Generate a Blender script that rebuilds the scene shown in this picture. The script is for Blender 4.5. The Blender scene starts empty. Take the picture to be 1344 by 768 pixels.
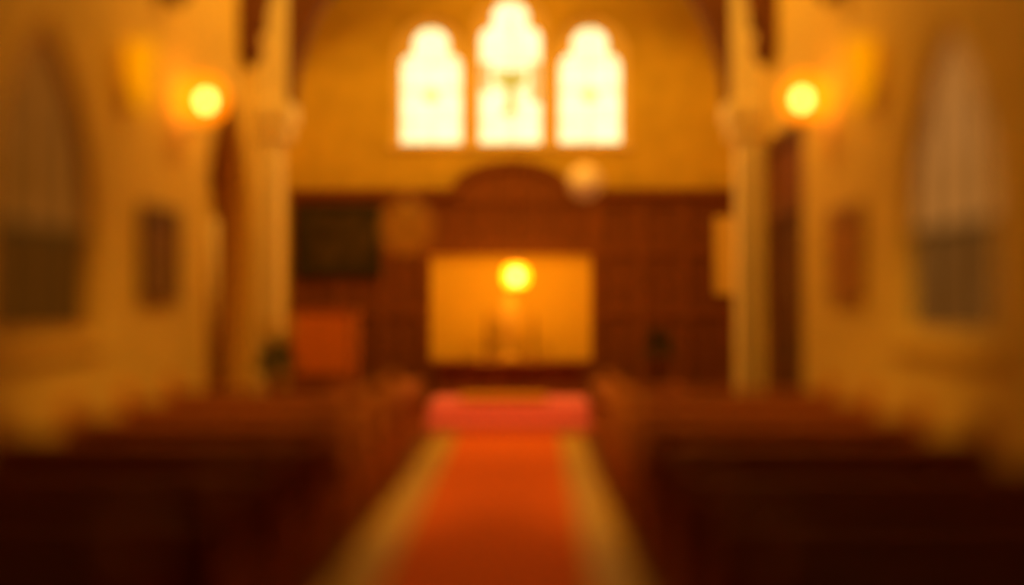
import bpy, bmesh, math, random
from mathutils import Matrix, Vector
random.seed(7)
PI = math.pi
SC = bpy.context.scene
COL = SC.collection

# ------------------------------------------------------------------ materials
def mat(name, col, rough=0.7, var=0.12, scale=6.0, stretch=(1, 1, 1), bump=0.0, emit=None, metal=0.0, spec=0.3):
    m = bpy.data.materials.new(name); m.use_nodes = True
    nt = m.node_tree; b = nt.nodes['Principled BSDF']
    b.inputs['Roughness'].default_value = rough
    b.inputs['Metallic'].default_value = metal
    b.inputs['Specular IOR Level'].default_value = spec
    tc = nt.nodes.new('ShaderNodeTexCoord'); mp = nt.nodes.new('ShaderNodeMapping')
    mp.inputs['Scale'].default_value = stretch
    nz = nt.nodes.new('ShaderNodeTexNoise'); nz.inputs['Scale'].default_value = scale; nz.inputs['Detail'].default_value = 6
    cr = nt.nodes.new('ShaderNodeValToRGB')
    cr.color_ramp.elements[0].position = 0.3; cr.color_ramp.elements[1].position = 0.7
    cr.color_ramp.elements[0].color = tuple(c * (1 - var) for c in col) + (1,)
    cr.color_ramp.elements[1].color = tuple(min(1, c * (1 + var)) for c in col) + (1,)
    nt.links.new(tc.outputs['Object'], mp.inputs['Vector']); nt.links.new(mp.outputs['Vector'], nz.inputs['Vector'])
    nt.links.new(nz.outputs['Fac'], cr.inputs['Fac']); nt.links.new(cr.outputs['Color'], b.inputs['Base Color'])
    if bump:
        bp = nt.nodes.new('ShaderNodeBump'); bp.inputs['Strength'].default_value = bump; bp.inputs['Distance'].default_value = 0.02
        nt.links.new(nz.outputs['Fac'], bp.inputs['Height']); nt.links.new(bp.outputs['Normal'], b.inputs['Normal'])
    if emit:
        b.inputs['Emission Color'].default_value = tuple(emit[0]) + (1,)
        b.inputs['Emission Strength'].default_value = emit[1]
    return m

def emis(name, col, s):
    m = bpy.data.materials.new(name); m.use_nodes = True
    nt = m.node_tree; nt.nodes.clear()
    e = nt.nodes.new('ShaderNodeEmission'); o = nt.nodes.new('ShaderNodeOutputMaterial')
    e.inputs['Color'].default_value = tuple(col) + (1,); e.inputs['Strength'].default_value = s
    nt.links.new(e.outputs[0], o.inputs['Surface'])
    return m

def stained(name, c1, c2, s, scale=5.0):
    """backlit stained glass: small quarries of slightly different tint"""
    m = bpy.data.materials.new(name); m.use_nodes = True
    nt = m.node_tree; nt.nodes.clear()
    o = nt.nodes.new('ShaderNodeOutputMaterial'); e = nt.nodes.new('ShaderNodeEmission')
    tc = nt.nodes.new('ShaderNodeTexCoord'); v = nt.nodes.new('ShaderNodeTexVoronoi'); v.inputs['Scale'].default_value = scale
    mx = nt.nodes.new('ShaderNodeMix'); mx.data_type = 'RGBA'
    mx.inputs['A'].default_value = tuple(c1) + (1,); mx.inputs['B'].default_value = tuple(c2) + (1,)
    sp = nt.nodes.new('ShaderNodeSeparateColor')
    nt.links.new(tc.outputs['Object'], v.inputs['Vector']); nt.links.new(v.outputs['Color'], sp.inputs['Color'])
    nt.links.new(sp.outputs[0], mx.inputs['Factor']); nt.links.new(mx.outputs['Result'], e.inputs['Color'])
    e.inputs['Strength'].default_value = s
    nt.links.new(e.outputs[0], o.inputs['Surface'])
    return m

def glassy(name, col, alpha, emitcol, es):
    """thin tinted lamp glass: partly see-through, with an even glow put into the material"""
    m = bpy.data.materials.new(name); m.use_nodes = True
    nt = m.node_tree; nt.nodes.clear()
    o = nt.nodes.new('ShaderNodeOutputMaterial'); t = nt.nodes.new('ShaderNodeBsdfTransparent')
    d = nt.nodes.new('ShaderNodeBsdfPrincipled'); mx = nt.nodes.new('ShaderNodeMixShader')
    t.inputs['Color'].default_value = (1, 0.8, 0.45, 1)
    d.inputs['Base Color'].default_value = tuple(col) + (1,); d.inputs['Roughness'].default_value = 0.4; d.inputs['Specular IOR Level'].default_value = 0.1
    d.inputs['Emission Color'].default_value = tuple(emitcol) + (1,); d.inputs['Emission Strength'].default_value = es
    mx.inputs['Fac'].default_value = alpha
    nt.links.new(t.outputs[0], mx.inputs[1]); nt.links.new(d.outputs[0], mx.inputs[2]); nt.links.new(mx.outputs[0], o.inputs['Surface'])
    return m

def tiles(name, c1, c2, mortar, scale):
    m = bpy.data.materials.new(name); m.use_nodes = True
    nt = m.node_tree; b = nt.nodes['Principled BSDF']; b.inputs['Roughness'].default_value = 0.55
    tc = nt.nodes.new('ShaderNodeTexCoord'); br = nt.nodes.new('ShaderNodeTexBrick')
    br.offset = 0.0
    br.inputs['Scale'].default_value = scale; br.inputs['Color1'].default_value = tuple(c1) + (1,); br.inputs['Color2'].default_value = tuple(c2) + (1,)
    br.inputs['Mortar'].default_value = tuple(mortar) + (1,); br.inputs['Mortar Size'].default_value = 0.012
    br.inputs['Brick Width'].default_value = 0.4; br.inputs['Row Height'].default_value = 0.4
    nt.links.new(tc.outputs['Object'], br.inputs['Vector']); nt.links.new(br.outputs['Color'], b.inputs['Base Color'])
    return m

M = dict(
    plaster=mat('plaster', (0.70, 0.50, 0.16), 0.9, 0.10, 3, bump=0.15),
    stone=mat('stone', (0.93, 0.80, 0.55), 0.85, 0.08, 5, bump=0.2),
    eastplaster=mat('gold_plaster', (0.66, 0.45, 0.07), 0.9, 0.10, 2.5, bump=0.1),
    tile=tiles('aisle_tile', (0.48, 0.29, 0.04), (0.42, 0.25, 0.035), (0.28, 0.16, 0.03), 1.0),
    platform=mat('platform_boards', (0.10, 0.045, 0.018), 0.7, 0.3, 3, (1, 12, 1)),
    runner=mat('runner_pile', (0.62, 0.115, 0.02), 0.95, 0.12, 40, bump=0.4),
    stepcarpet=mat('step_carpet', (0.82, 0.22, 0.42), 0.95, 0.10, 40, bump=0.4),
    pew=mat('pew_oak', (0.31, 0.088, 0.014), 0.65, 0.35, 4, (1, 1, 9)),
    pewend=mat('pew_end_oak', (0.32, 0.085, 0.016), 0.65, 0.3, 4, (1, 1, 9)),
    finial=mat('finial_oak', (0.55, 0.19, 0.035), 0.55, 0.2, 6),
    panel=mat('reredos_oak', (0.205, 0.062, 0.016), 0.7, 0.25, 3, (6, 6, 1)),
    panel_dark=mat('reredos_dark_oak', (0.17, 0.050, 0.014), 0.7, 0.25, 3, (6, 6, 1)),
    goldcloth=mat('gold_cloth', (0.86, 0.55, 0.07), 0.7, 0.08, 8, (8, 1, 1)),
    timber=mat('roof_timber', (0.16, 0.055, 0.02), 0.75, 0.3, 3, (1, 1, 6)),
    door=mat('door_oak', (0.11, 0.035, 0.012), 0.6, 0.3, 3, (6, 6, 1)),
    brass=mat('brass', (0.75, 0.46, 0.12), 0.3, 0.1, 10, metal=1.0),
    gilt=mat('gilt', (0.85, 0.58, 0.16), 0.35, 0.05, 10, metal=0.3),
    iron=mat('wrought_iron', (0.03, 0.025, 0.02), 0.5, 0.1, 10),
    pulpit=mat('pulpit_oak', (0.36, 0.11, 0.025), 0.55, 0.2, 4, (6, 6, 1)),
    fall=mat('pulpit_cloth', (0.80, 0.24, 0.03), 0.9, 0.08, 20),
    leaf=mat('leaf', (0.035, 0.055, 0.015), 0.6, 0.3, 12),
    flower=mat('yellow_petals', (0.72, 0.46, 0.10), 0.8, 0.15, 12),
    pot=mat('terracotta', (0.35, 0.16, 0.06), 0.8, 0.1, 8),
    paint=mat('dark_green_canvas', (0.055, 0.034, 0.010), 0.6, 0.6, 3),
    paint_brown=mat('brown_canvas', (0.16, 0.060, 0.02), 0.5, 0.4, 4),
    plaque_red=mat('faded_red_canvas', (0.40, 0.17, 0.04), 0.7, 0.25, 4),
    frame_dark=mat('dark_frame', (0.12, 0.045, 0.015), 0.5, 0.2, 6),
    lining=mat('alcove_oak', (0.50, 0.27, 0.06), 0.8, 0.15, 4, (1, 1, 6)),
    frame_mid=mat('faded_frame', (0.36, 0.17, 0.04), 0.6, 0.2, 6),
    board=mat('pale_board', (0.80, 0.58, 0.22), 0.8, 0.08, 5),
    lead=mat('lead_came', (0.05, 0.045, 0.04), 0.6, 0.1, 8),
    wax=mat('candle_wax', (0.88, 0.74, 0.46), 0.6, 0.03, 6),
    linen=mat('linen', (0.45, 0.22, 0.07), 0.9, 0.05, 12),
    cushion=mat('gold_velvet', (0.70, 0.36, 0.05), 0.95, 0.1, 15),
    tracery=mat('tracery_stone', (0.88, 0.66, 0.30), 0.8, 0.06, 6),
    glow_bulb=emis('lit_bulb', (1.0, 0.74, 0.24), 14.0),
    flame=emis('candle_flame', (1.0, 0.55, 0.08), 6.0),
    amber=glassy('amber_glass', (0.4, 0.11, 0.005), 0.6, (1.0, 0.32, 0.001), 0.95),
    amber_dim=glassy('amber_glass_dim', (0.45, 0.18, 0.004), 0.85, (1.0, 0.37, 0.0), 0.60),
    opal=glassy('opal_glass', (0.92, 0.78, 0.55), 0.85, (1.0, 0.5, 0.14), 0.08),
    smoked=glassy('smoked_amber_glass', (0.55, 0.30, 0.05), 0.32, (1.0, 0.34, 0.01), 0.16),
    glass_main=stained('pale_stained_glass', (1.0, 0.86, 0.36), (1.0, 0.90, 0.46), 1.15, 6),
    glass_rose=stained('straw_stained_glass', (1.0, 0.66, 0.12), (1.0, 0.74, 0.2), 0.85, 9),
    glass_peach=stained('peach_stained_glass', (0.60, 0.33, 0.08), (0.68, 0.40, 0.11), 1.0, 9),
    amber_bright=glassy('bright_amber_glass', (0.4, 0.2, 0.01), 0.6, (1.0, 0.52, 0.01), 1.2),
    glass_motif=stained('amber_stained_glass', (0.95, 0.58, 0.05), (1.0, 0.66, 0.08), 0.55, 9),
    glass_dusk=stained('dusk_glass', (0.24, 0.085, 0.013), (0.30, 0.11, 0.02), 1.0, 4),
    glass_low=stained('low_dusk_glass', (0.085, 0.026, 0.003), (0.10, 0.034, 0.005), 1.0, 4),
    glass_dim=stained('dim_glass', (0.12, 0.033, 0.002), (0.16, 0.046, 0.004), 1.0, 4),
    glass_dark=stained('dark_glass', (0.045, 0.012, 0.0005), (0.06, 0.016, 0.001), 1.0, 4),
)

# ------------------------------------------------------------------ mesh helpers
class MB:
    def __init__(s): s.bm = bmesh.new()
    def _add(s, bm2, mtx):
        if mtx is not None: bm2.transform(mtx)
        me = bpy.data.meshes.new('t'); bm2.to_mesh(me); bm2.free(); s.bm.from_mesh(me); bpy.data.meshes.remove(me)
        return s
    def box(s, x0, x1, y0, y1, z0, z1, bev=0.0, mtx=None):
        b = bmesh.new(); bmesh.ops.create_cube(b, size=1)
        b.transform(Matrix.Translation(((x0 + x1) / 2, (y0 + y1) / 2, (z0 + z1) / 2)) @ Matrix.Diagonal((x1 - x0, y1 - y0, z1 - z0, 1)))
        if bev: bmesh.ops.bevel(b, geom=b.edges[:], offset=bev, segments=2, affect='EDGES', profile=0.6)
        return s._add(b, mtx)
    def ball(s, c, r, sx=1, sy=1, sz=1, seg=20):
        b = bmesh.new(); bmesh.ops.create_uvsphere(b, u_segments=seg, v_segments=max(6, seg * 2 // 3), radius=r)
        for f in b.faces: f.smooth = True
        return s._add(b, Matrix.Translation(c) @ Matrix.Diagonal((sx, sy, sz, 1)))
    def lathe(s, prof, c=(0, 0, 0), seg=24, mtx=None):
        b = bmesh.new(); rings = []
        for (r, z) in prof:
            rings.append([b.verts.new((max(r, 1e-4) * math.cos(2 * PI * k / seg), max(r, 1e-4) * math.sin(2 * PI * k / seg), z)) for k in range(seg)])
        for a, d in zip(rings, rings[1:]):
            for k in range(seg):
                f = b.faces.new((a[k], a[(k + 1) % seg], d[(k + 1) % seg], d[k])); f.smooth = True
        b.faces.new(rings[0][::-1]); b.faces.new(rings[-1])
        return s._add(b, (Matrix.Translation(c) if mtx is None else Matrix.Translation(c) @ mtx))
    def tube(s, pts, r, seg=10):
        b = bmesh.new(); pts = [Vector(p) for p in pts]; rings = []
        for i, p in enumerate(pts):
            t = (pts[min(i + 1, len(pts) - 1)] - pts[max(i - 1, 0)]).normalized()
            u = t.cross(Vector((0, 0, 1)) if abs(t.z) < 0.9 else Vector((1, 0, 0))).normalized(); v = t.cross(u)
            rr = r[i] if isinstance(r, (list, tuple)) else r
            rings.append([b.verts.new(p + rr * (math.cos(2 * PI * k / seg) * u + math.sin(2 * PI * k / seg) * v)) for k in range(seg)])
        for a, d in zip(rings, rings[1:]):
            for k in range(seg):
                f = b.faces.new((a[k], a[(k + 1) % seg], d[(k + 1) % seg], d[k])); f.smooth = True
        b.faces.new(rings[0][::-1]); b.faces.new(rings[-1])
        bmesh.ops.recalc_face_normals(b, faces=b.faces[:])
        return s._add(b, None)
    def plate(s, outer, holes=(), t=0.1, mtx=None, bevel=0.0):
        """flat outline with holes in the local xy plane, thickness t centred on z = 0"""
        cu = bpy.data.curves.new('t', 'CURVE'); cu.dimensions = '2D'; cu.fill_mode = 'BOTH'
        cu.extrude = max(t / 2 - bevel, 0); cu.bevel_depth = bevel; cu.bevel_resolution = 1
        for poly in [outer] + list(holes):
            sp = cu.splines.new('POLY'); sp.points.add(len(poly) - 1); sp.use_cyclic_u = True
            for p, q in zip(sp.points, poly): p.co = (q[0], q[1], 0, 1)
        o = bpy.data.objects.new('t', cu); COL.objects.link(o)
        dg = bpy.context.evaluated_depsgraph_get(); me = bpy.data.meshes.new_from_object(o.evaluated_get(dg))
        bpy.data.objects.remove(o); bpy.data.curves.remove(cu)
        b = bmesh.new(); b.from_mesh(me); bpy.data.meshes.remove(me)
        bmesh.ops.remove_doubles(b, verts=b.verts[:], dist=1e-5)
        return s._add(b, mtx)
    def build(s, name, m, parent=None, loc=None):
        me = bpy.data.meshes.new(name); s.bm.to_mesh(me); s.bm.free()
        me.materials.append(M[m] if isinstance(m, str) else m)
        o = bpy.data.objects.new(name, me); COL.objects.link(o)
        if parent is not None: o.parent = parent
        if loc is not None: o.location = loc
        return o

def XZ(x=0, y=0, z=0):  # plate in the xz plane (facing -y), at y
    return Matrix.Translation((x, y, z)) @ Matrix.Rotation(PI / 2, 4, 'X')
def YZ(x=0, y=0, z=0):  # plate u -> +y, v -> +z, thickness along x
    return Matrix.Translation((x, y, z)) @ Matrix(((0, 0, 1, 0), (1, 0, 0, 0), (0, 1, 0, 0), (0, 0, 0, 1)))

def tag(o, label=None, cat=None, group=None, kind=None):
    if label: o['label'] = label
    if cat: o['category'] = cat
    if group: o['group'] = group
    if kind: o['kind'] = kind
    return o
def empty(name, loc, label, cat, group=None, kind=None, rz=0):
    o = bpy.data.objects.new(name, None); COL.objects.link(o); o.location = loc; o.rotation_euler = (0, 0, rz); o.empty_display_size = 0.2
    return tag(o, label, cat, group, kind)
def kids(o): return [c for c in bpy.data.objects if c.parent == o]
def copy_tree(o, parent=None):
    c = o.copy(); COL.objects.link(c); c.parent = parent
    for ch in kids(o): copy_tree(ch, c)
    return c
def rect(x0, x1, y0, y1): return [(x0, y0), (x1, y0), (x1, y1), (x0, y1)]
def roundarch(cx, w, z0, ztop, n=20):
    r = w / 2; zs = ztop - r
    return [(cx - r, z0), (cx + r, z0)] + [(cx + r * math.cos(PI * k / n), zs + r * math.sin(PI * k / n)) for k in range(n + 1)]
def pointedarch(cx, w, z0, ztop, n=12):
    """two-centred gothic arch"""
    h = w / 2; zs = ztop - w * 0.866; pts = [(cx - h, z0), (cx + h, z0)]
    for k in range(n + 1):
        a = (PI / 3) * k / n; pts.append((cx - h + w * math.cos(a), zs + w * math.sin(a)))
    for k in range(1, n + 1):
        a = (PI / 3) * (1 - k / n); pts.append((cx + h - w * math.cos(a), zs + w * math.sin(a)))
    return pts

# ------------------------------------------------------------------ dimensions
HW = 3.5          # half width of the nave
YA = 15.2         # chancel arch
YE = 18.1         # east wall
CHW = 3.62        # half width of the chancel
ZS = 0.36         # chancel floor level

# ------------------------------------------------------------------ the setting
tag(MB().box(-3.9, 3.9, -1.5, YA, -0.12, 0.0).build('floor', 'tile'), 'cream tiled floor of the nave showing either side of the red runner', 'floor', kind='structure')
for s, nm, side in ((-1, 'trim_1', 'left'), (1, 'trim_2', 'right')):
    x0, x1 = sorted((s * 1.0, s * HW))
    tag(MB().box(x0, x1, -1.5, 14.9, 0.0, 0.03).build(nm, 'platform'), 'dark boarded platform under the pews %s of the aisle' % side, 'platform', kind='structure')

def side_wall(s, nm, side):
    wy0, wy1 = 7.6, 9.65
    win = pointedarch((wy0 + wy1) / 2, wy1 - wy0, 1.5, 4.1)
    if s < 0: op = pointedarch(13.95, 2.3, 0.0, 4.5)
    else: op = rect(13.0, 15.18, 0.0, 4.0)
    if s < 0:
        op[0] = (op[0][0], 0.001); op[1] = (op[1][0], 0.001)
    else: op = [(u, max(v, 0.001)) for u, v in op]
    mb = MB().plate(rect(-1.5, YA + 0.3, 0, 6.3), [win, op], 0.5, YZ(s * (HW + 0.25)))
    if s < 0: mb.box(-4.12, -4.0, 12.4, YA + 0.3, 0, 5)      # plaster back of the alcove
    o = mb.build(nm, 'plaster')
    return tag(o, 'warm plastered nave wall on the %s' % ('left with pointed alcove' if s < 0 else 'right with tall doorway'), 'wall', kind='structure')
side_wall(-1, 'wall_left', 'left'); side_wall(1, 'wall_right', 'right')

al = pointedarch(13.95, 2.29, 0.0, 4.495); ai = pointedarch(13.95, 2.12, 0.0, 4.38)
al[0] = (al[0][0], 0.004); al[1] = (al[1][0], 0.004); ai[0] = (ai[0][0], 0.0045); ai[1] = (ai[1][0], 0.0045)
tag(MB().plate(al, [ai], 0.42, YZ(-3.75)).build('trim_12', 'lining'), 'brown wooden lining added to darken the pointed alcove', 'lining', kind='structure')  # brown lining added to darken the recess
# wall with the chancel arch: two pale stone piers, timber spandrel between them
def pier(s, nm, side):
    x0, x1 = sorted((s * 3.17, s * HW))
    mb = MB().box(x0, x1, YA, YA + 0.35, 0.0, 4.2, 0.02)
    mb.box(min(s * 3.07, s * HW), max(s * 3.07, s * HW), YA, YA + 0.45, 4.5, 7.6, 0.02)
    mb.box(min(s * 3.06, s * 3.5), max(s * 3.06, s * 3.5), YA - 0.05, YA + 0.5, 4.08, 4.3, 0.03)
    mb.box(min(s * 3.0, s * 3.5), max(s * 3.0, s * 3.5), YA - 0.09, YA + 0.54, 4.3, 4.56, 0.03)
    mb.box(min(s * 3.1, s * 3.5), max(s * 3.1, s * 3.5), YA - 0.06, YA + 0.5, 0.0, 0.35, 0.03)
    return tag(mb.build(nm, 'stone'), 'pale stone pier carrying the chancel arch on the %s' % side, 'pier', kind='structure')
pier(-1, 'trim_3', 'left'); pier(1, 'trim_4', 'right')
n = 40
arc = [(2.99 * math.cos(PI * k / n), 4.56 + 2.85 * math.sin(PI * k / n)) for k in range(n + 1)]
sp = [(-3.07, 7.9), (-3.07, 4.561)] + arc[::-1] + [(3.07, 4.561), (3.07, 7.9)]
tag(MB().plate(sp, (), 0.3, XZ(0, YA + 0.22)).build('trim_5', 'timber'), 'dark timber arch spanning between the two stone piers', 'arch', kind='structure')
# chancel shell
tag(MB().box(-CHW - 0.3, CHW + 0.3, YA + 0.0, YE + 0.4, -0.12, 0.0).box(-CHW, CHW, YA + 0.5, YE, 0.0, ZS).build('floor_chancel', 'platform'), 'dark raised floor of the chancel beyond the steps', 'floor', kind='structure')
for s, nm, side in ((-1, 'wall_chancel_left', 'left'), (1, 'wall_chancel_right', 'right')):
    x0, x1 = sorted((s * CHW, s * (CHW + 0.3)))
    tag(MB().box(x0, x1, YA + 0.45, YE, 0, 8.2).build(nm, 'eastplaster'), 'golden plastered side wall of the chancel on the %s' % side, 'wall', kind='structure')
W = [(-1.33, 6.5), (-0.02, 6.88), (1.29, 6.5)]
SILL = 4.34
holes = [roundarch(cx, 1.26, SILL, zt) for cx, zt in W]
tag(MB().plate(rect(-CHW - 0.3, CHW + 0.3, 0, 8.2), holes, 0.4, XZ(0, YE + 0.2)).build('wall_back', 'eastplaster'), 'golden plastered end wall with three arched windows above the panelling', 'wall', kind='structure')
# barrel ceiling of the chancel and pitched timber roof of the nave
mb = MB()
bar = [(3.75 * math.cos(PI * k / 32), 6.3 + 2.1 * math.sin(PI * k / 32)) for k in range(33)]
mb.plate(bar + [(-3.9, 6.3), (-3.9, 8.7), (3.9, 8.7), (3.9, 6.3)], (), YE - YA - 0.45, XZ(0, (YE + YA + 0.45) / 2))
tag(mb.build('ceiling_chancel', 'timber'), 'dark barrel ceiling over the chancel', 'ceiling', kind='structure')
prof = [(-4.0, 6.2), (0, 8.8), (4.0, 6.2), (4.0, 6.45), (0, 9.05), (-4.0, 6.45)]
tag(MB().plate(prof, (), YA + 1.9, XZ(0, (YA + 0.4 - 1.5) / 2)).build('ceiling', 'timber'), 'dark boarded pitched roof over the nave', 'ceiling', kind='structure')
# roof trusses: wall post and curved brace
def truss(y, nm, k, where):
    mb = MB()
    for s in (-1, 1):
        mb.box(min(s * 3.5, s * 3.26), max(s * 3.5, s * 3.26), y - 0.16, y + 0.16, 5.15, 6.75, 0.02)
        pts = [(s * (3.28 - 3.05 * (1 - math.cos(a)) ), y, 5.35 + 2.35 * math.sin(a)) for a in [i * PI / 2 / 14 for i in range(15)]]
        mb.tube(pts, 0.12, 8)
        mb.lathe([(0.02, -0.28), (0.1, -0.2), (0.16, -0.05), (0.17, 0.0)], (s * 3.36, y, 5.15), 12)
    mb.box(-3.3, 3.3, y - 0.12, y + 0.12, 7.5, 7.78, 0.02)
    return tag(mb.build(nm, 'timber'), 'dark curved roof brace on the nave walls, %s' % where, 'roof truss', kind='structure')
truss(14.45, 'trim_6', 0, 'the one beside the chancel arch')
truss(11.35, 'trim_7', 1, 'the one before the wall lamps')
truss(8.2, 'trim_8', 2, 'the one over the side windows')

# ---------------- east windows
def trefoil(cx, w, zt):
    """straight-sided light with shoulders and a narrower round head"""
    h = w / 2; r = h * 0.60; zs = zt - r * 1.0; zsh = zt - 0.44
    pts = [(cx - h, SILL + 0.06), (cx + h, SILL + 0.06)]
    for k in range(9):  # right shoulder, rounded
        a = (PI / 2) * k / 8; pts.append((cx + h - 0.2 + 0.2 * math.cos(a), zsh - 0.2 + 0.2 * math.sin(a)))
    for k in range(17):
        a = -0.3 + (PI + 0.6) * k / 16; pts.append((cx + r * math.cos(a), zs + r * math.sin(a)))
    for k in range(9):
        a = PI / 2 + (PI / 2) * k / 8; pts.append((cx - h + 0.2 + 0.2 * math.cos(a), zsh - 0.2 + 0.2 * math.sin(a)))
    return pts
for i, (cx, zt) in enumerate(W):
    pos = ('left of the three arched windows', 'tall middle of the three arched windows', 'right of the three arched windows')[i]
    r = empty('window_%d' % (i + 1), (cx, YE, SILL), 'glowing stained window, the %s over the panelling' % pos, 'window', kind='structure')
    hh = zt - SILL
    hole = [(x, z - SILL) for x, z in trefoil(0, 1.0, zt - (0.17 if i != 1 else 0.10))]
    MB().plate(roundarch(0, 1.255, 0.001, hh - 0.003), [hole], 0.12, XZ(0, 0.12)).build('tracery', 'tracery', r)
    MB().plate(hole, (), 0.012, XZ(0, 0.16)).build('glass', 'glass_main', r)
    MB().box(-0.68, 0.68, -0.06, 0.10, -0.05, 0.06, 0.015).build('sill', 'tracery', r)
    ld = MB()
    for z in (0.45, 0.95, 1.4): ld.box(-0.5, 0.5, 0.14, 0.152, z - 0.008, z + 0.008)
    ld.box(-0.008, 0.008, 0.14, 0.152, 0.06, hh - 0.1)
    ld.build('lead_bar', 'lead', r)
    if i != 1:
        MB().lathe([(0.13, -0.006), (0.13, 0.006)], (0, 0.145, 0.87), 20, Matrix.Rotation(PI / 2, 4, 'X')).build('rosette', 'glass_rose', r)
    else:
        # amber motif: a crossbar, a stem and a hooked foot
        mo = MB().plate([(-0.29, 1.27), (0.29, 1.27), (0.26, 1.07), (0.10, 1.01), (0.09, 0.62), (0.01, 0.52), (-0.15, 0.54), (-0.11, 0.64), (-0.06, 0.70),
                         (-0.07, 1.01), (-0.25, 1.07)], (), 0.012, XZ(0, 0.125))
        mo.build('motif', 'glass_motif', r)
        for qx0, qx1, qz in ((-0.495, -0.32, 0.98), (0.32, 0.495, 0.76)):
            MB().box(qx0, qx1, 0.139, 0.151, qz, 1.42).build('side_quarry', 'glass_peach', r)

# ---------------- side windows of the nave
def side_window(s, idx, side, up, low, label):
    yc, w = 8.625, 2.05
    r = empty('window_%d' % idx, (s * HW, yc, 1.5), label, 'window', kind='structure')
    outer = [(y, z - 1.5 + (0.003 if z < 1.6 else -0.003)) for y, z in pointedarch(0, w - 0.01, 1.5, 4.095)]
    inner = pointedarch(0, w - 0.22, 0.1, 2.47)
    X = s * 0.075
    MB().plate(outer, [inner], 0.12, YZ(X)).build('window_frame', 'plaster' if s > 0 else 'lining', r)
    MB().plate(rect(-w / 2 + 0.1, w / 2 - 0.1, 0.1, 0.89), (), 0.012, YZ(X + s * 0.03)).build('lower_glass', low, r)
    MB().plate([p if p[1] > 0.5 else (p[0], 0.9) for p in inner], (), 0.012, YZ(X + s * 0.03)).build('upper_glass', up, r)
    b = MB()
    for u in (-0.48, 0.0, 0.48): b.box(min(X, X + s * 0.02), max(X, X + s * 0.02), u - 0.014, u + 0.014, 0.1, 1.9)
    b.box(min(X, X + s * 0.02), max(X, X + s * 0.02), -w / 2 + 0.1, w / 2 - 0.1, 0.86, 0.93)
    b.build('mullion', 'lead', r)
    MB().box(min(-s * 0.05, s * 0.01), max(-s * 0.05, s * 0.01), -w / 2 - 0.05, w / 2 + 0.05, -0.1, 0.003, 0.02).build('window_sill', 'plaster', r)
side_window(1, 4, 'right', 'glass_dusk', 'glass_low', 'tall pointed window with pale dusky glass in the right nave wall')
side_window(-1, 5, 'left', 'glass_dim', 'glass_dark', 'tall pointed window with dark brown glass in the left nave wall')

# ---------------- doorway in the right wall
d = empty('door_1', (HW, 14.09, 0), 'tall dark double door set deep in the right wall beside the stone pier', 'door', kind='structure')
fr = MB().plate(rect(-1.08, 1.08, 0.002, 3.99), [rect(-0.9, 0.9, 0.003, 2.9), rect(-0.9, 0.9, 3.05, 3.86)], 0.14, YZ(0.10)); fr.build('door_frame', 'timber', d)
MB().box(0.1, 0.14, -0.9, 0.9, 3.05, 3.86).box(0.07, 0.1, -0.03, 0.03, 3.05, 3.86).build('transom_panel', 'panel', d)
for k in (-1, 1):
    a, b_ = sorted((k * 0.005, k * 0.895))
    lf = MB().plate(rect(a, b_, 0.01, 2.89), [rect(a + 0.12, b_ - 0.12, z0, z1) for z0, z1 in ((0.2, 0.95), (1.1, 1.8), (1.95, 2.75))], 0.05, YZ(0.12)).box(0.12, 0.14, a + 0.05, b_ - 0.05, 0.1, 2.8).build('door_leaf', 'door', d)
    MB().tube([(0.1, k * 0.07, 1.15), (0.05, k * 0.07, 1.15), (0.05, k * 0.07, 1.32), (0.1, k * 0.07, 1.32)], 0.012).build('door_handle', 'iron', lf)

# ---------------- carpet and steps
tag(MB().box(-0.67, 0.67, 1.0, 15.08, 0.001, 0.016, 0.004).build('carpet_runner', 'runner'), 'long red orange carpet runner up the middle of the aisle', 'carpet')
st = MB().box(-1.14, 1.14, 15.1, 15.62, 0.0, 0.18, 0.02).box(-1.14, 1.14, 15.5, 17.0, 0.18, 0.365, 0.02)
st.build('trim_9', 'stepcarpet'); tag(bpy.data.objects['trim_9'], 'pink carpeted steps at the head of the aisle leading to the altar', 'steps', kind='structure')
for s, nm, side in ((-1, 'trim_10', 'left'), (1, 'trim_11', 'right')):
    x0, x1 = sorted((s * 1.15, s * 3.06))
    tag(MB().box(x0, x1, 15.12, 15.7, 0.0, ZS).build(nm, 'platform'), 'dark step edge %s of the pink carpeted steps' % side, 'step', kind='structure')

# ------------------------------------------------------------------ reredos and altar
R = empty('reredos', (0, YE, ZS), 'wide dark wooden panelled screen with rounded crest behind the altar', 'altar screen')
zt = 3.57 - ZS
outer = [(-3.6, 0.002), (3.6, 0.002), (3.6, zt)] + [(0.0 + 0.9 * math.cos(a), zt + 0.44 * math.sin(a)) for a in [PI * k / 20 for k in range(21)]] + [(-3.6, zt)]
gx0, gx1, gz0, gz1 = -1.33, 1.31, 0.42, 2.22
cells = []
for x0 in (-3.45, -2.75, -2.05, 1.5, 2.2, 2.9):
    for z0, z1 in ((0.15, 1.2), (1.35, 2.2), (2.35, 3.0)): cells.append(rect(x0, x0 + 0.55, z0, z1))
for x0 in (-1.3, -0.42, 0.46): cells.append(rect(x0, x0 + 0.82, 2.42, 3.05))
MB().plate(outer, cells + [rect(gx0, gx1, gz0, gz1)], 0.08, XZ(0, -0.06)).build('framing', 'panel', R)
pf = MB()
for c in cells: pf.box(c[0][0] + 0.001, c[1][0] - 0.001, -0.05, -0.02, c[0][1] + 0.001, c[2][1] - 0.001)
pf.build('panel_field', 'panel_dark', R)
MB().box(gx0 - 0.01, gx1 + 0.01, -0.04, -0.015, gz0 - 0.01, gz1 + 0.01).build('gold_hanging', 'goldcloth', R)
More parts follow.
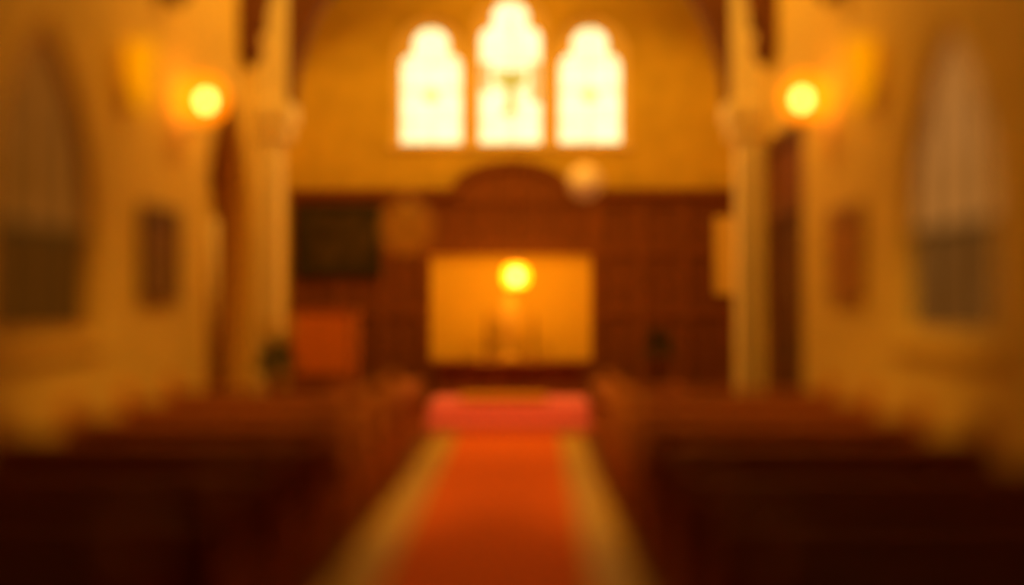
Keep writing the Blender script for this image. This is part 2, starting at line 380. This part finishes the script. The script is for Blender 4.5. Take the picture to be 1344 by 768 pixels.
MB().plate(rect(gx0 - 0.1, gx1 + 0.1, gz0 - 0.1, gz1 + 0.1), [rect(gx0, gx1, gz0, gz1)], 0.06, XZ(0, -0.12), 0.01).build('hanging_frame', 'panel', R)
for a in (-3.6, 0.9): MB().box(a, a + 2.7, -0.2, -0.02, zt - 0.06, zt + 0.06, 0.02).build('cornice', 'panel', R)
oa = [(0.98 * math.cos(a), zt + 0.52 * math.sin(a)) for a in [PI * k / 24 for k in range(25)]]
ia = [(0.84 * math.cos(a), zt + 0.40 * math.sin(a)) for a in [PI * k / 24 for k in range(25)]]
MB().plate(oa + ia[::-1], (), 0.14, XZ(0, -0.1)).build('crest_moulding', 'panel', R)

A = empty('altar', (-0.01, 17.35, ZS), 'dark low wooden altar with panelled front below the gold hanging', 'altar')
MB().box(-1.2, 1.2, -0.3, 0.35, 0.0, 0.06, 0.01).build('plinth', 'panel_dark', A)
MB().plate(rect(-1.14, 1.14, 0.06, 0.46), [rect(-1.08 + 0.44 * k, -0.72 + 0.44 * k, 0.12, 0.4) for k in range(5)], 0.06, XZ(0, -0.22)).box(-1.13, 1.13, -0.2, 0.3, 0.06, 0.46).build('body', 'panel_dark', A)
MB().box(-1.28, 1.28, -0.34, 0.38, 0.46, 0.515, 0.012).build('altar_top', 'panel', A)
MB().box(-0.5, 0.5, -0.347, 0.3, 0.516, 0.522).box(-0.5, 0.5, -0.35, -0.344, 0.49, 0.522).build('altar_linen', 'linen', A)

zt_alt = ZS + 0.523
c = empty('altar_cross', (-0.02, 17.35, zt_alt), 'slender gilt cross standing in the middle of the altar', 'cross')
MB().lathe([(0.17, 0), (0.17, 0.03), (0.11, 0.05), (0.1, 0.09), (0.04, 0.12), (0.03, 0.2)]).build('base', 'gilt', c)
MB().plate([(-0.035, 0.18), (0.035, 0.18), (0.07, 0.62), (0.18, 0.6), (0.18, 0.74), (0.08, 0.73), (0.1, 0.98), (-0.1, 0.98), (-0.08, 0.73), (-0.18, 0.74), (-0.18, 0.6), (-0.07, 0.62)], (), 0.05, XZ(), 0.008).build('cross_arms', 'gilt', c)
cp = None
for i, x in enumerate((-0.36, 0.36)):
    if cp is None:
        cp = empty('candlestick', (x, 17.35, zt_alt), 'brown turned altar candlestick with candle, left of the gilt cross', 'candlestick', 'altar candlesticks')
        MB().lathe([(0.08, 0), (0.08, 0.02), (0.03, 0.05), (0.022, 0.15), (0.04, 0.19), (0.022, 0.23), (0.02, 0.36), (0.05, 0.4), (0.05, 0.42)], seg=18).build('stem', 'panel', cp)
        MB().lathe([(0.028, 0.42), (0.028, 0.72), (0.006, 0.73), (0.004, 0.75)], seg=14).build('candle', 'frame_mid', cp)
    else:
        q = copy_tree(cp); q.location.x = x; q['label'] = 'brown turned altar candlestick with candle, right of the gilt cross'
ks = empty('kneeling_cushion', (-0.08, 15.85, 0.366), 'flat gold kneeling cushion on the carpet in front of the altar', 'cushion')
MB().box(-0.62, 0.62, -0.17, 0.17, 0.0, 0.11, 0.035).build('pad', 'cushion', ks)
MB().box(-0.625, 0.625, -0.175, 0.175, 0.05, 0.06, 0.004).build('piping', 'brass', ks)

# hanging sanctuary lamp
L = empty('sanctuary_lamp', (0.09, 16.4, 2.18), 'glowing yellow hanging lamp in front of the gold hanging', 'lamp')
MB().ball((0, 0, 0), 0.19).build('lamp_glass', 'amber_bright', L)
MB().ball((0, 0, 0), 0.07, 1, 1, 1.2).build('bulb', 'glow_bulb', L)
MB().lathe([(0.02, 0.30), (0.07, 0.24), (0.12, 0.175), (0.115, 0.155)]).build('cap', 'brass', L)
MB().tube([(0, 0, 0.29), (0, 0, 6.15)], 0.008, 6).build('chain', 'brass', L)
MB().lathe([(0.115, -0.15), (0.07, -0.19), (0.02, -0.24), (0.004, -0.3)]).build('drop', 'brass', L)

# ------------------------------------------------------------------ chancel furniture
# dark painting on the panelling
p = empty('painting', (-2.82, YE - 0.1, 2.8), 'dark green framed painting on the panelling left of the gold hanging', 'painting')
MB().plate(rect(-0.68, 0.68, -0.57, 0.57), [rect(-0.58, 0.58, -0.47, 0.47)], 0.06, XZ(0, -0.031), 0.01).build('picture_frame', 'iron', p)
MB().box(-0.585, 0.585, -0.03, -0.005, -0.475, 0.475).build('canvas', 'paint', p)
# pale board at the right end
p = empty('hymn_board', (3.455, YE - 0.1, 2.55), 'pale tall blank board on the panelling beside the right stone pier', 'board')
MB().plate(rect(-0.155, 0.155, -0.62, 0.62), [rect(-0.12, 0.12, -0.58, 0.58)], 0.05, XZ(0, -0.026), 0.008).build('board_frame', 'board', p)
MB().box(-0.125, 0.125, -0.03, -0.004, -0.585, 0.585).build('board_face', 'board', p)
for k in range(4): MB().box(-0.12, 0.12, -0.045, -0.03, -0.4 + 0.27 * k, -0.38 + 0.27 * k).build('slat', 'board', p)
# pulpit
p = empty('pulpit', (-2.68, 16.1, ZS), 'orange brown wooden pulpit with an orange cloth front left of the altar', 'pulpit')
MB().box(-0.36, 0.36, -0.3, 0.36, 0, 0.3, 0.02).build('base', 'panel', p)
MB().plate(rect(-0.44, 0.44, 0.3, 1.28), [rect(-0.36, -0.05, 0.4, 1.2), rect(0.05, 0.36, 0.4, 1.2)], 0.05, XZ(0, -0.38)).box(-0.44, 0.44, -0.36, 0.4, 0.3, 1.28).build('box', 'pulpit', p)
MB().box(-0.47, 0.47, -0.45, 0.43, 1.28, 1.33, 0.012).build('top_rail', 'pulpit', p)
MB().box(-0.40, 0.40, -0.43, -0.41, 0.42, 1.32, 0.004).build('cloth', 'fall', p)
MB().box(-0.25, 0.25, -0.3, 0.05, 1.34, 1.37, 0.005, Matrix.Translation((0, 0, 0))).build('book_rest', 'pulpit', p)

# flowers and plants
def leaves(mb, cen, rx, rz, n, ln):
    for k in range(n):
        th = random.uniform(0, 2 * PI); ph = random.uniform(-0.5, 1.4); q = random.uniform(0.5, 1)
        d = Vector((math.cos(th) * math.cos(ph), math.sin(th) * math.cos(ph), math.sin(ph)))
        pz = Vector(cen) + Vector((d.x * rx * q, d.y * rx * q, d.z * rz * q))
        b = bmesh.new(); w = ln * 0.22
        v = [b.verts.new(x) for x in ((0, 0, 0), (ln * 0.4, w, 0.02), (ln, 0, -0.03), (ln * 0.4, -w, 0.02))]
        b.faces.new(v)
        mb._add(b, Matrix.Translation(pz) @ d.to_track_quat('X', 'Z').to_matrix().to_4x4() @ Matrix.Rotation(random.uniform(-1, 1), 4, 'X'))
f = empty('flower_arrangement', (-3.0, 14.35, 0.0), 'yellow flowers over dark leaves on a stand before the left stone pier', 'flowers')
MB().lathe([(0.2, 0), (0.2, 0.04), (0.05, 0.08), (0.035, 0.5), (0.05, 0.62), (0.13, 0.66), (0.13, 0.68)]).build('stand', 'panel_dark', f)
MB().lathe([(0.08, 0.68), (0.13, 0.76), (0.12, 0.86), (0.15, 0.9)]).build('bowl', 'pot', f)
mb = MB()
for k in range(14): mb.tube([(0, 0, 0.88), (random.uniform(-.1, .1), random.uniform(-.1, .1), 1.05), (random.uniform(-.2, .2), random.uniform(-.15, .15), 1.4)], 0.006, 5)
leaves(mb, (0, 0, 1.0), 0.2, 0.2, 150, 0.13); mb.build('foliage', 'leaf', f)
mb = MB()
for k in range(30):
    cpt = Vector((random.uniform(-.18, .22), random.uniform(-.14, .14), random.uniform(1.25, 1.58)))
    mb.ball(cpt, random.uniform(0.03, 0.05), 1, 1, 0.7, 10)
mb.build('blossom', 'flower', f)
f = empty('potted_plant', (2.25, 16.9, ZS), 'small dark green potted plant on a stand right of the altar', 'plant')
MB().lathe([(0.16, 0), (0.16, 0.03), (0.04, 0.06), (0.03, 0.34), (0.14, 0.38), (0.14, 0.4)]).build('stand', 'panel_dark', f)
MB().lathe([(0.07, 0.4), (0.11, 0.55), (0.12, 0.56)]).build('pot', 'panel_dark', f)
mb = MB(); leaves(mb, (0, 0, 0.72), 0.17, 0.24, 170, 0.12); mb.build('foliage', 'leaf', f)

# pale candle added to stand in for the lit jamb edge of the alcove
f = empty('lit_edge_candle', (-3.74, 13.95, 0.03 if False else 0.0), 'tall cream candle on a stand, added for the lit edge of the pointed alcove', 'candle')
MB().lathe([(0.2, 0), (0.2, 0.04), (0.06, 0.1), (0.035, 0.5), (0.06, 0.85), (0.12, 0.9), (0.12, 0.93)]).build('candle_stand', 'brass', f)
MB().lathe([(0.075, 0.93), (0.075, 2.85), (0.02, 2.87), (0.004, 2.91)]).build('candle', 'wax', f)

# ------------------------------------------------------------------ pictures on the nave walls
def wall_picture(s, cm, fm, label):
    p = empty('wall_picture', (s * HW, 11.2, 2.3), label, 'picture', 'framed pictures on the nave walls')
    MB().plate(rect(-0.54, 0.54, -0.47, 0.47), [rect(-0.46, 0.46, -0.39, 0.39)], 0.06, YZ(-s * 0.032), 0.01).build('picture_frame', fm, p)
    MB().box(min(-s * 0.004, -s * 0.03), max(-s * 0.004, -s * 0.03), -0.465, 0.465, -0.395, 0.395).build('canvas', cm, p)
wall_picture(-1, 'paint_brown', 'frame_dark', 'dark brown framed picture on the left nave wall below the lamps')
wall_picture(1, 'plaque_red', 'frame_mid', 'faded reddish framed picture on the right nave wall below the lamps')

# ------------------------------------------------------------------ wall lamps
def wall_lamp(s, label):
    w = empty('wall_lamp', (s * HW, 11.85, 3.92), label, 'wall lamp', 'glowing wall lamps')
    X = -s
    MB().lathe([(0.09, 0), (0.09, 0.015), (0.05, 0.03)], (0, 0, -0.22), 18, Matrix.Rotation(X * PI / 2, 4, 'Y')).build('wall_plate', 'brass', w)
    MB().tube([(X * 0.02, 0, -0.22), (X * 0.14, 0, -0.26), (X * 0.25, 0, -0.22), (X * 0.25, 0, -0.14)], 0.014).build('bracket', 'brass', w)
    MB().lathe([(0.03, -0.16), (0.08, -0.13), (0.09, -0.11)], (X * 0.25, 0, 0), 18).build('gallery', 'brass', w)
    MB().ball((X * 0.265, 0, 0.08), 0.25).build('globe', 'amber', w)
    MB().ball((X * 0.30, 0, 0.06), 0.06, 1, 1, 1.25).build('bulb', 'glow_bulb', w)
    return w
wall_lamp(-1, 'glowing amber globe lamp on the left nave wall near the alcove')
wall_lamp(1, 'glowing amber globe lamp on the right nave wall near the doorway')
def amber_sconce(s, label):  # glowing shades added in place of bright lit patches on the walls
    w = empty('lit_patch_sconce', (s * HW, 10.3, 3.72), label, 'wall sconce', 'added amber sconces')
    X = -s
    MB().box(min(0, X * 0.03), max(0, X * 0.03), -0.07, 0.07, -0.1, 0.12, 0.01).build('wall_plate', 'frame_mid', w)
    MB().lathe([(0.03, -0.12), (0.09, 0.05), (0.12, 0.3), (0.13, 0.52), (0.12, 0.52)], (X * 0.15, 0, 0), 18).build('shade', 'amber_dim', w)
    MB().tube([(X * 0.02, 0, 0), (X * 0.1, 0, -0.1), (X * 0.15, 0, -0.12)], 0.012).build('bracket', 'brass', w)
amber_sconce(-1, 'tapering amber glass sconce added for a lit wall patch above the dark brown picture')
amber_sconce(1, 'tapering amber glass sconce added for a lit wall patch above the faded reddish picture')

# hanging globes added to stand in for two pale out-of-focus discs
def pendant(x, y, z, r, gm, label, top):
    w = empty('blur_disc_globe', (x, y, z), label, 'added glass globe', 'added hanging glass globes')
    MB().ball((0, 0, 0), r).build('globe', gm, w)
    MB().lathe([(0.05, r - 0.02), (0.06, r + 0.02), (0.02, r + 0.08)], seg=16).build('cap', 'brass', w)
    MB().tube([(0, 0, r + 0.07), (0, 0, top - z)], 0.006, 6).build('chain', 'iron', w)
pendant(1.02, 14.45, 3.37, 0.21, 'opal', 'pale opal glass globe added for a pale blur disc under the right arched window', 7.5)
pendant(-1.05, 12.0, 2.62, 0.28, 'smoked', 'faint smoky glass globe added for a pale blur disc, left of the gold hanging', 7.9)

# ------------------------------------------------------------------ pews
def make_pew():
    w = empty('pew', (0, 0, 0.03), 'pew', 'pew', 'wooden pews beside the aisle')
    H = 1.12
    b = MB().plate(rect(-H + 0.06, H - 0.06, 0.10, 0.95), [rect(-0.98 + 0.5 * k, -0.54 + 0.5 * k, 0.5, 0.86) for k in range(4)], 0.035, Matrix.Translation((0, 0.02, 0)) @ XZ())
    b.box(-H + 0.07, H - 0.07, 0.022, 0.036, 0.42, 0.9); b.build('backrest', 'pew', w)
    MB().box(-H + 0.06, H - 0.06, -0.05, 0.06, 0.95, 0.995, 0.012).build('top_rail', 'pewend', w)
    MB().box(-H + 0.06, H - 0.06, 0.05, 0.46, 0.42, 0.46, 0.01).build('seat', 'pew', w)
    MB().box(-H + 0.06, H - 0.06, -0.16, 0.0, 0.72, 0.745, 0.006).box(-H + 0.06, H - 0.06, -0.165, -0.15, 0.745, 0.775, 0.004).build('book_ledge', 'pew', w)
    MB().box(-H + 0.06, H - 0.06, 0.30, 0.33, 0.02, 0.42).build('seat_support', 'pew', w)
    for s in (-1, 1):
        pr = [(-0.06, 0.0), (0.50, 0.0), (0.50, 0.56), (0.44, 0.64), (0.30, 0.66), (0.17, 0.72), (0.10, 0.72), (0.09, 0.99), (-0.06, 0.99)]
        e = MB().plate(pr, (), 0.07, YZ(s * (H - 0.03)), 0.008).build('bench_end', 'pewend', w)
        fb = MB().lathe([(0.03, -0.045), (0.085, -0.045), (0.1, -0.02), (0.1, 0.02), (0.085, 0.045), (0.03, 0.045)], (s * (H - 0.03), 0.015, 1.06), 20, Matrix.Rotation(PI / 2, 4, 'Y'))
        fb.build('finial', 'finial', e)
    for ch in kids(w):
        for q in [ch] + kids(ch):
            q.data.transform(Matrix.Diagonal((1, 1, 0.92, 1)))
    return w
rows = [10.8, 9.6, 8.4, 7.2, 6.0, 4.8, 3.6]
ordn = ['first', 'second', 'third', 'fourth', 'fifth', 'sixth', 'seventh']
proto = make_pew(); first = True
for s, side in ((-1, 'left'), (1, 'right')):
    for k, y in enumerate(rows):
        o = proto if first else copy_tree(proto); first = False
        o.location = (s * 2.14, y, 0.03)
        extra = ', frontmost' if k == 0 else (', nearest and darkest' if k == 6 else '')
        o['label'] = 'dark wooden pew on the %s of the aisle, %s row back from the altar steps' % (side, ordn[k])

# choir desks and benches between the front pews and the steps
def choir(s, side):
    y0, y1 = 11.75, 14.6
    c = empty('choir_desk', (s * 1.25, (y0 + y1) / 2, 0.03), 'low panelled reading desk along the %s edge of the aisle by the steps' % side, 'choir desk', 'choir desks')
    h = (y1 - y0) / 2
    MB().plate(rect(-h, h, 0.0, 0.70), [rect(-h + 0.12 + 0.54 * k, -h + 0.54 + 0.54 * k, 0.12, 0.60) for k in range(5)], 0.05, YZ(-s * 0.12)).box(min(-s * 0.12, -s * 0.1), max(-s * 0.12, -s * 0.1), -h, h, 0.02, 0.68).build('front_panel', 'pew', c)
    MB().box(-0.17, 0.17, -h - 0.03, h + 0.03, 0.70, 0.74, 0.01).build('desk_top', 'pew', c)
    for e in (-1, 1): MB().box(-0.13 if s < 0 else -0.09, 0.09 if s < 0 else 0.13, e * h - 0.025, e * h + 0.025, 0, 0.70, 0.008).build('end_panel', 'pew', c)
    b = empty('choir_bench', (s * 2.0, (y0 + y1) / 2, 0.03), 'low wooden choir bench behind the reading desk on the %s' % side, 'bench', 'choir benches')
    MB().box(-0.2, 0.2, -h, h, 0.42, 0.46, 0.01).build('seat', 'pew', b)
    MB().box(min(s * 0.2, s * 0.25), max(s * 0.2, s * 0.25), -h, h, 0.1, 0.69, 0.01).build('backrest', 'pew', b)
    for e in (-1, 1): MB().plate([(-0.22, 0), (0.27, 0), (0.27, 0.72), (0.2, 0.72), (0.05, 0.6), (-0.22, 0.56)] if s > 0 else [(-0.27, 0), (0.22, 0), (0.22, 0.56), (-0.05, 0.6), (-0.2, 0.72), (-0.27, 0.72)], (), 0.05, XZ(0, e * (h + 0.025)), 0.006).build('bench_end', 'pewend', b)
choir(-1, 'left'); choir(1, 'right')

# ------------------------------------------------------------------ light
def lamp(name, loc, col, power, rad=0.12):
    l = bpy.data.lights.new(name, 'POINT'); l.color = col; l.energy = power; l.shadow_soft_size = rad
    o = bpy.data.objects.new(name, l); COL.objects.link(o); o.location = loc
    return o
WARM = (1.0, 0.49, 0.045)
def spot(name, loc, aim, col, power, size, blend=0.8, rad=0.2):
    l = bpy.data.lights.new(name, 'SPOT'); l.color = col; l.energy = power; l.spot_size = math.radians(size); l.spot_blend = blend; l.shadow_soft_size = rad
    o = bpy.data.objects.new(name, l); COL.objects.link(o); o.location = loc
    o.rotation_euler = (Vector(aim) - Vector(loc)).to_track_quat('-Z', 'Y').to_euler()
    return o
lamp('wall_lamp_light', (-3.2, 11.85, 3.98), WARM, 15)
lamp('wall_lamp_light', (3.2, 11.85, 3.98), WARM, 15)
lamp('sanctuary_light', (0.09, 16.4, 2.18), WARM, 180)
lamp('roof_fill_light', (0, 12.9, 8.1), WARM, 600, 0.25)  # unseen fill under the roof, added to brighten the nave walls
lamp('chancel_fill_light', (0, 15.85, 7.7), WARM, 125, 0.25)  # unseen fill added to brighten the chancel and steps
spot('fill_spot', (0, 12.6, 8.0), (0, 14.9, 0), WARM, 600, 42)  # unseen spot added to brighten the runner and steps
for k in (-1, 1):
    spot('fill_spot', (k * 1.2, 4.2, 7.2), (k * 2.2, 9.8, 0.6), WARM, 1500, 33, 0.95)  # unseen pair of spots added to lift the pew backs

w = bpy.data.worlds.new('world'); SC.world = w; w.use_nodes = True
w.node_tree.nodes['Background'].inputs['Color'].default_value = (1.0, 0.35, 0.08, 1)
w.node_tree.nodes['Background'].inputs['Strength'].default_value = 0.004

# ------------------------------------------------------------------ camera
cd = bpy.data.cameras.new('camera'); cam = bpy.data.objects.new('camera', cd); COL.objects.link(cam)
FPX = 1450.0
cd.sensor_width = 36; cd.lens = 36 * FPX / 1344
cam.location = (0.27, 0, 1.84)
cam.rotation_euler = (PI / 2 + math.atan(9 / FPX), 0, math.atan(21 / FPX))
cd.dof.use_dof = True; cd.dof.focus_distance = 200.0
APER = 0.34                                   # diameter of the wide open lens in metres
cd.dof.aperture_fstop = cd.lens / 1000 / APER
cd.clip_end = 500
SC.camera = cam

SC.view_settings.view_transform = 'Standard'; SC.view_settings.look = 'None'
SC.view_settings.exposure = 0.6; SC.view_settings.gamma = 1.0; SC.view_settings.use_curve_mapping = False
try:
    SC.cycles.use_denoising = True
    SC.cycles.denoiser = 'OPENIMAGEDENOISE'
except Exception: pass
SC.cycles.max_bounces = 8; SC.cycles.diffuse_bounces = 5; SC.cycles.transparent_max_bounces = 16
SC.cycles.caustics_reflective = False; SC.cycles.caustics_refractive = False
SC.cycles.sample_clamp_indirect = 6
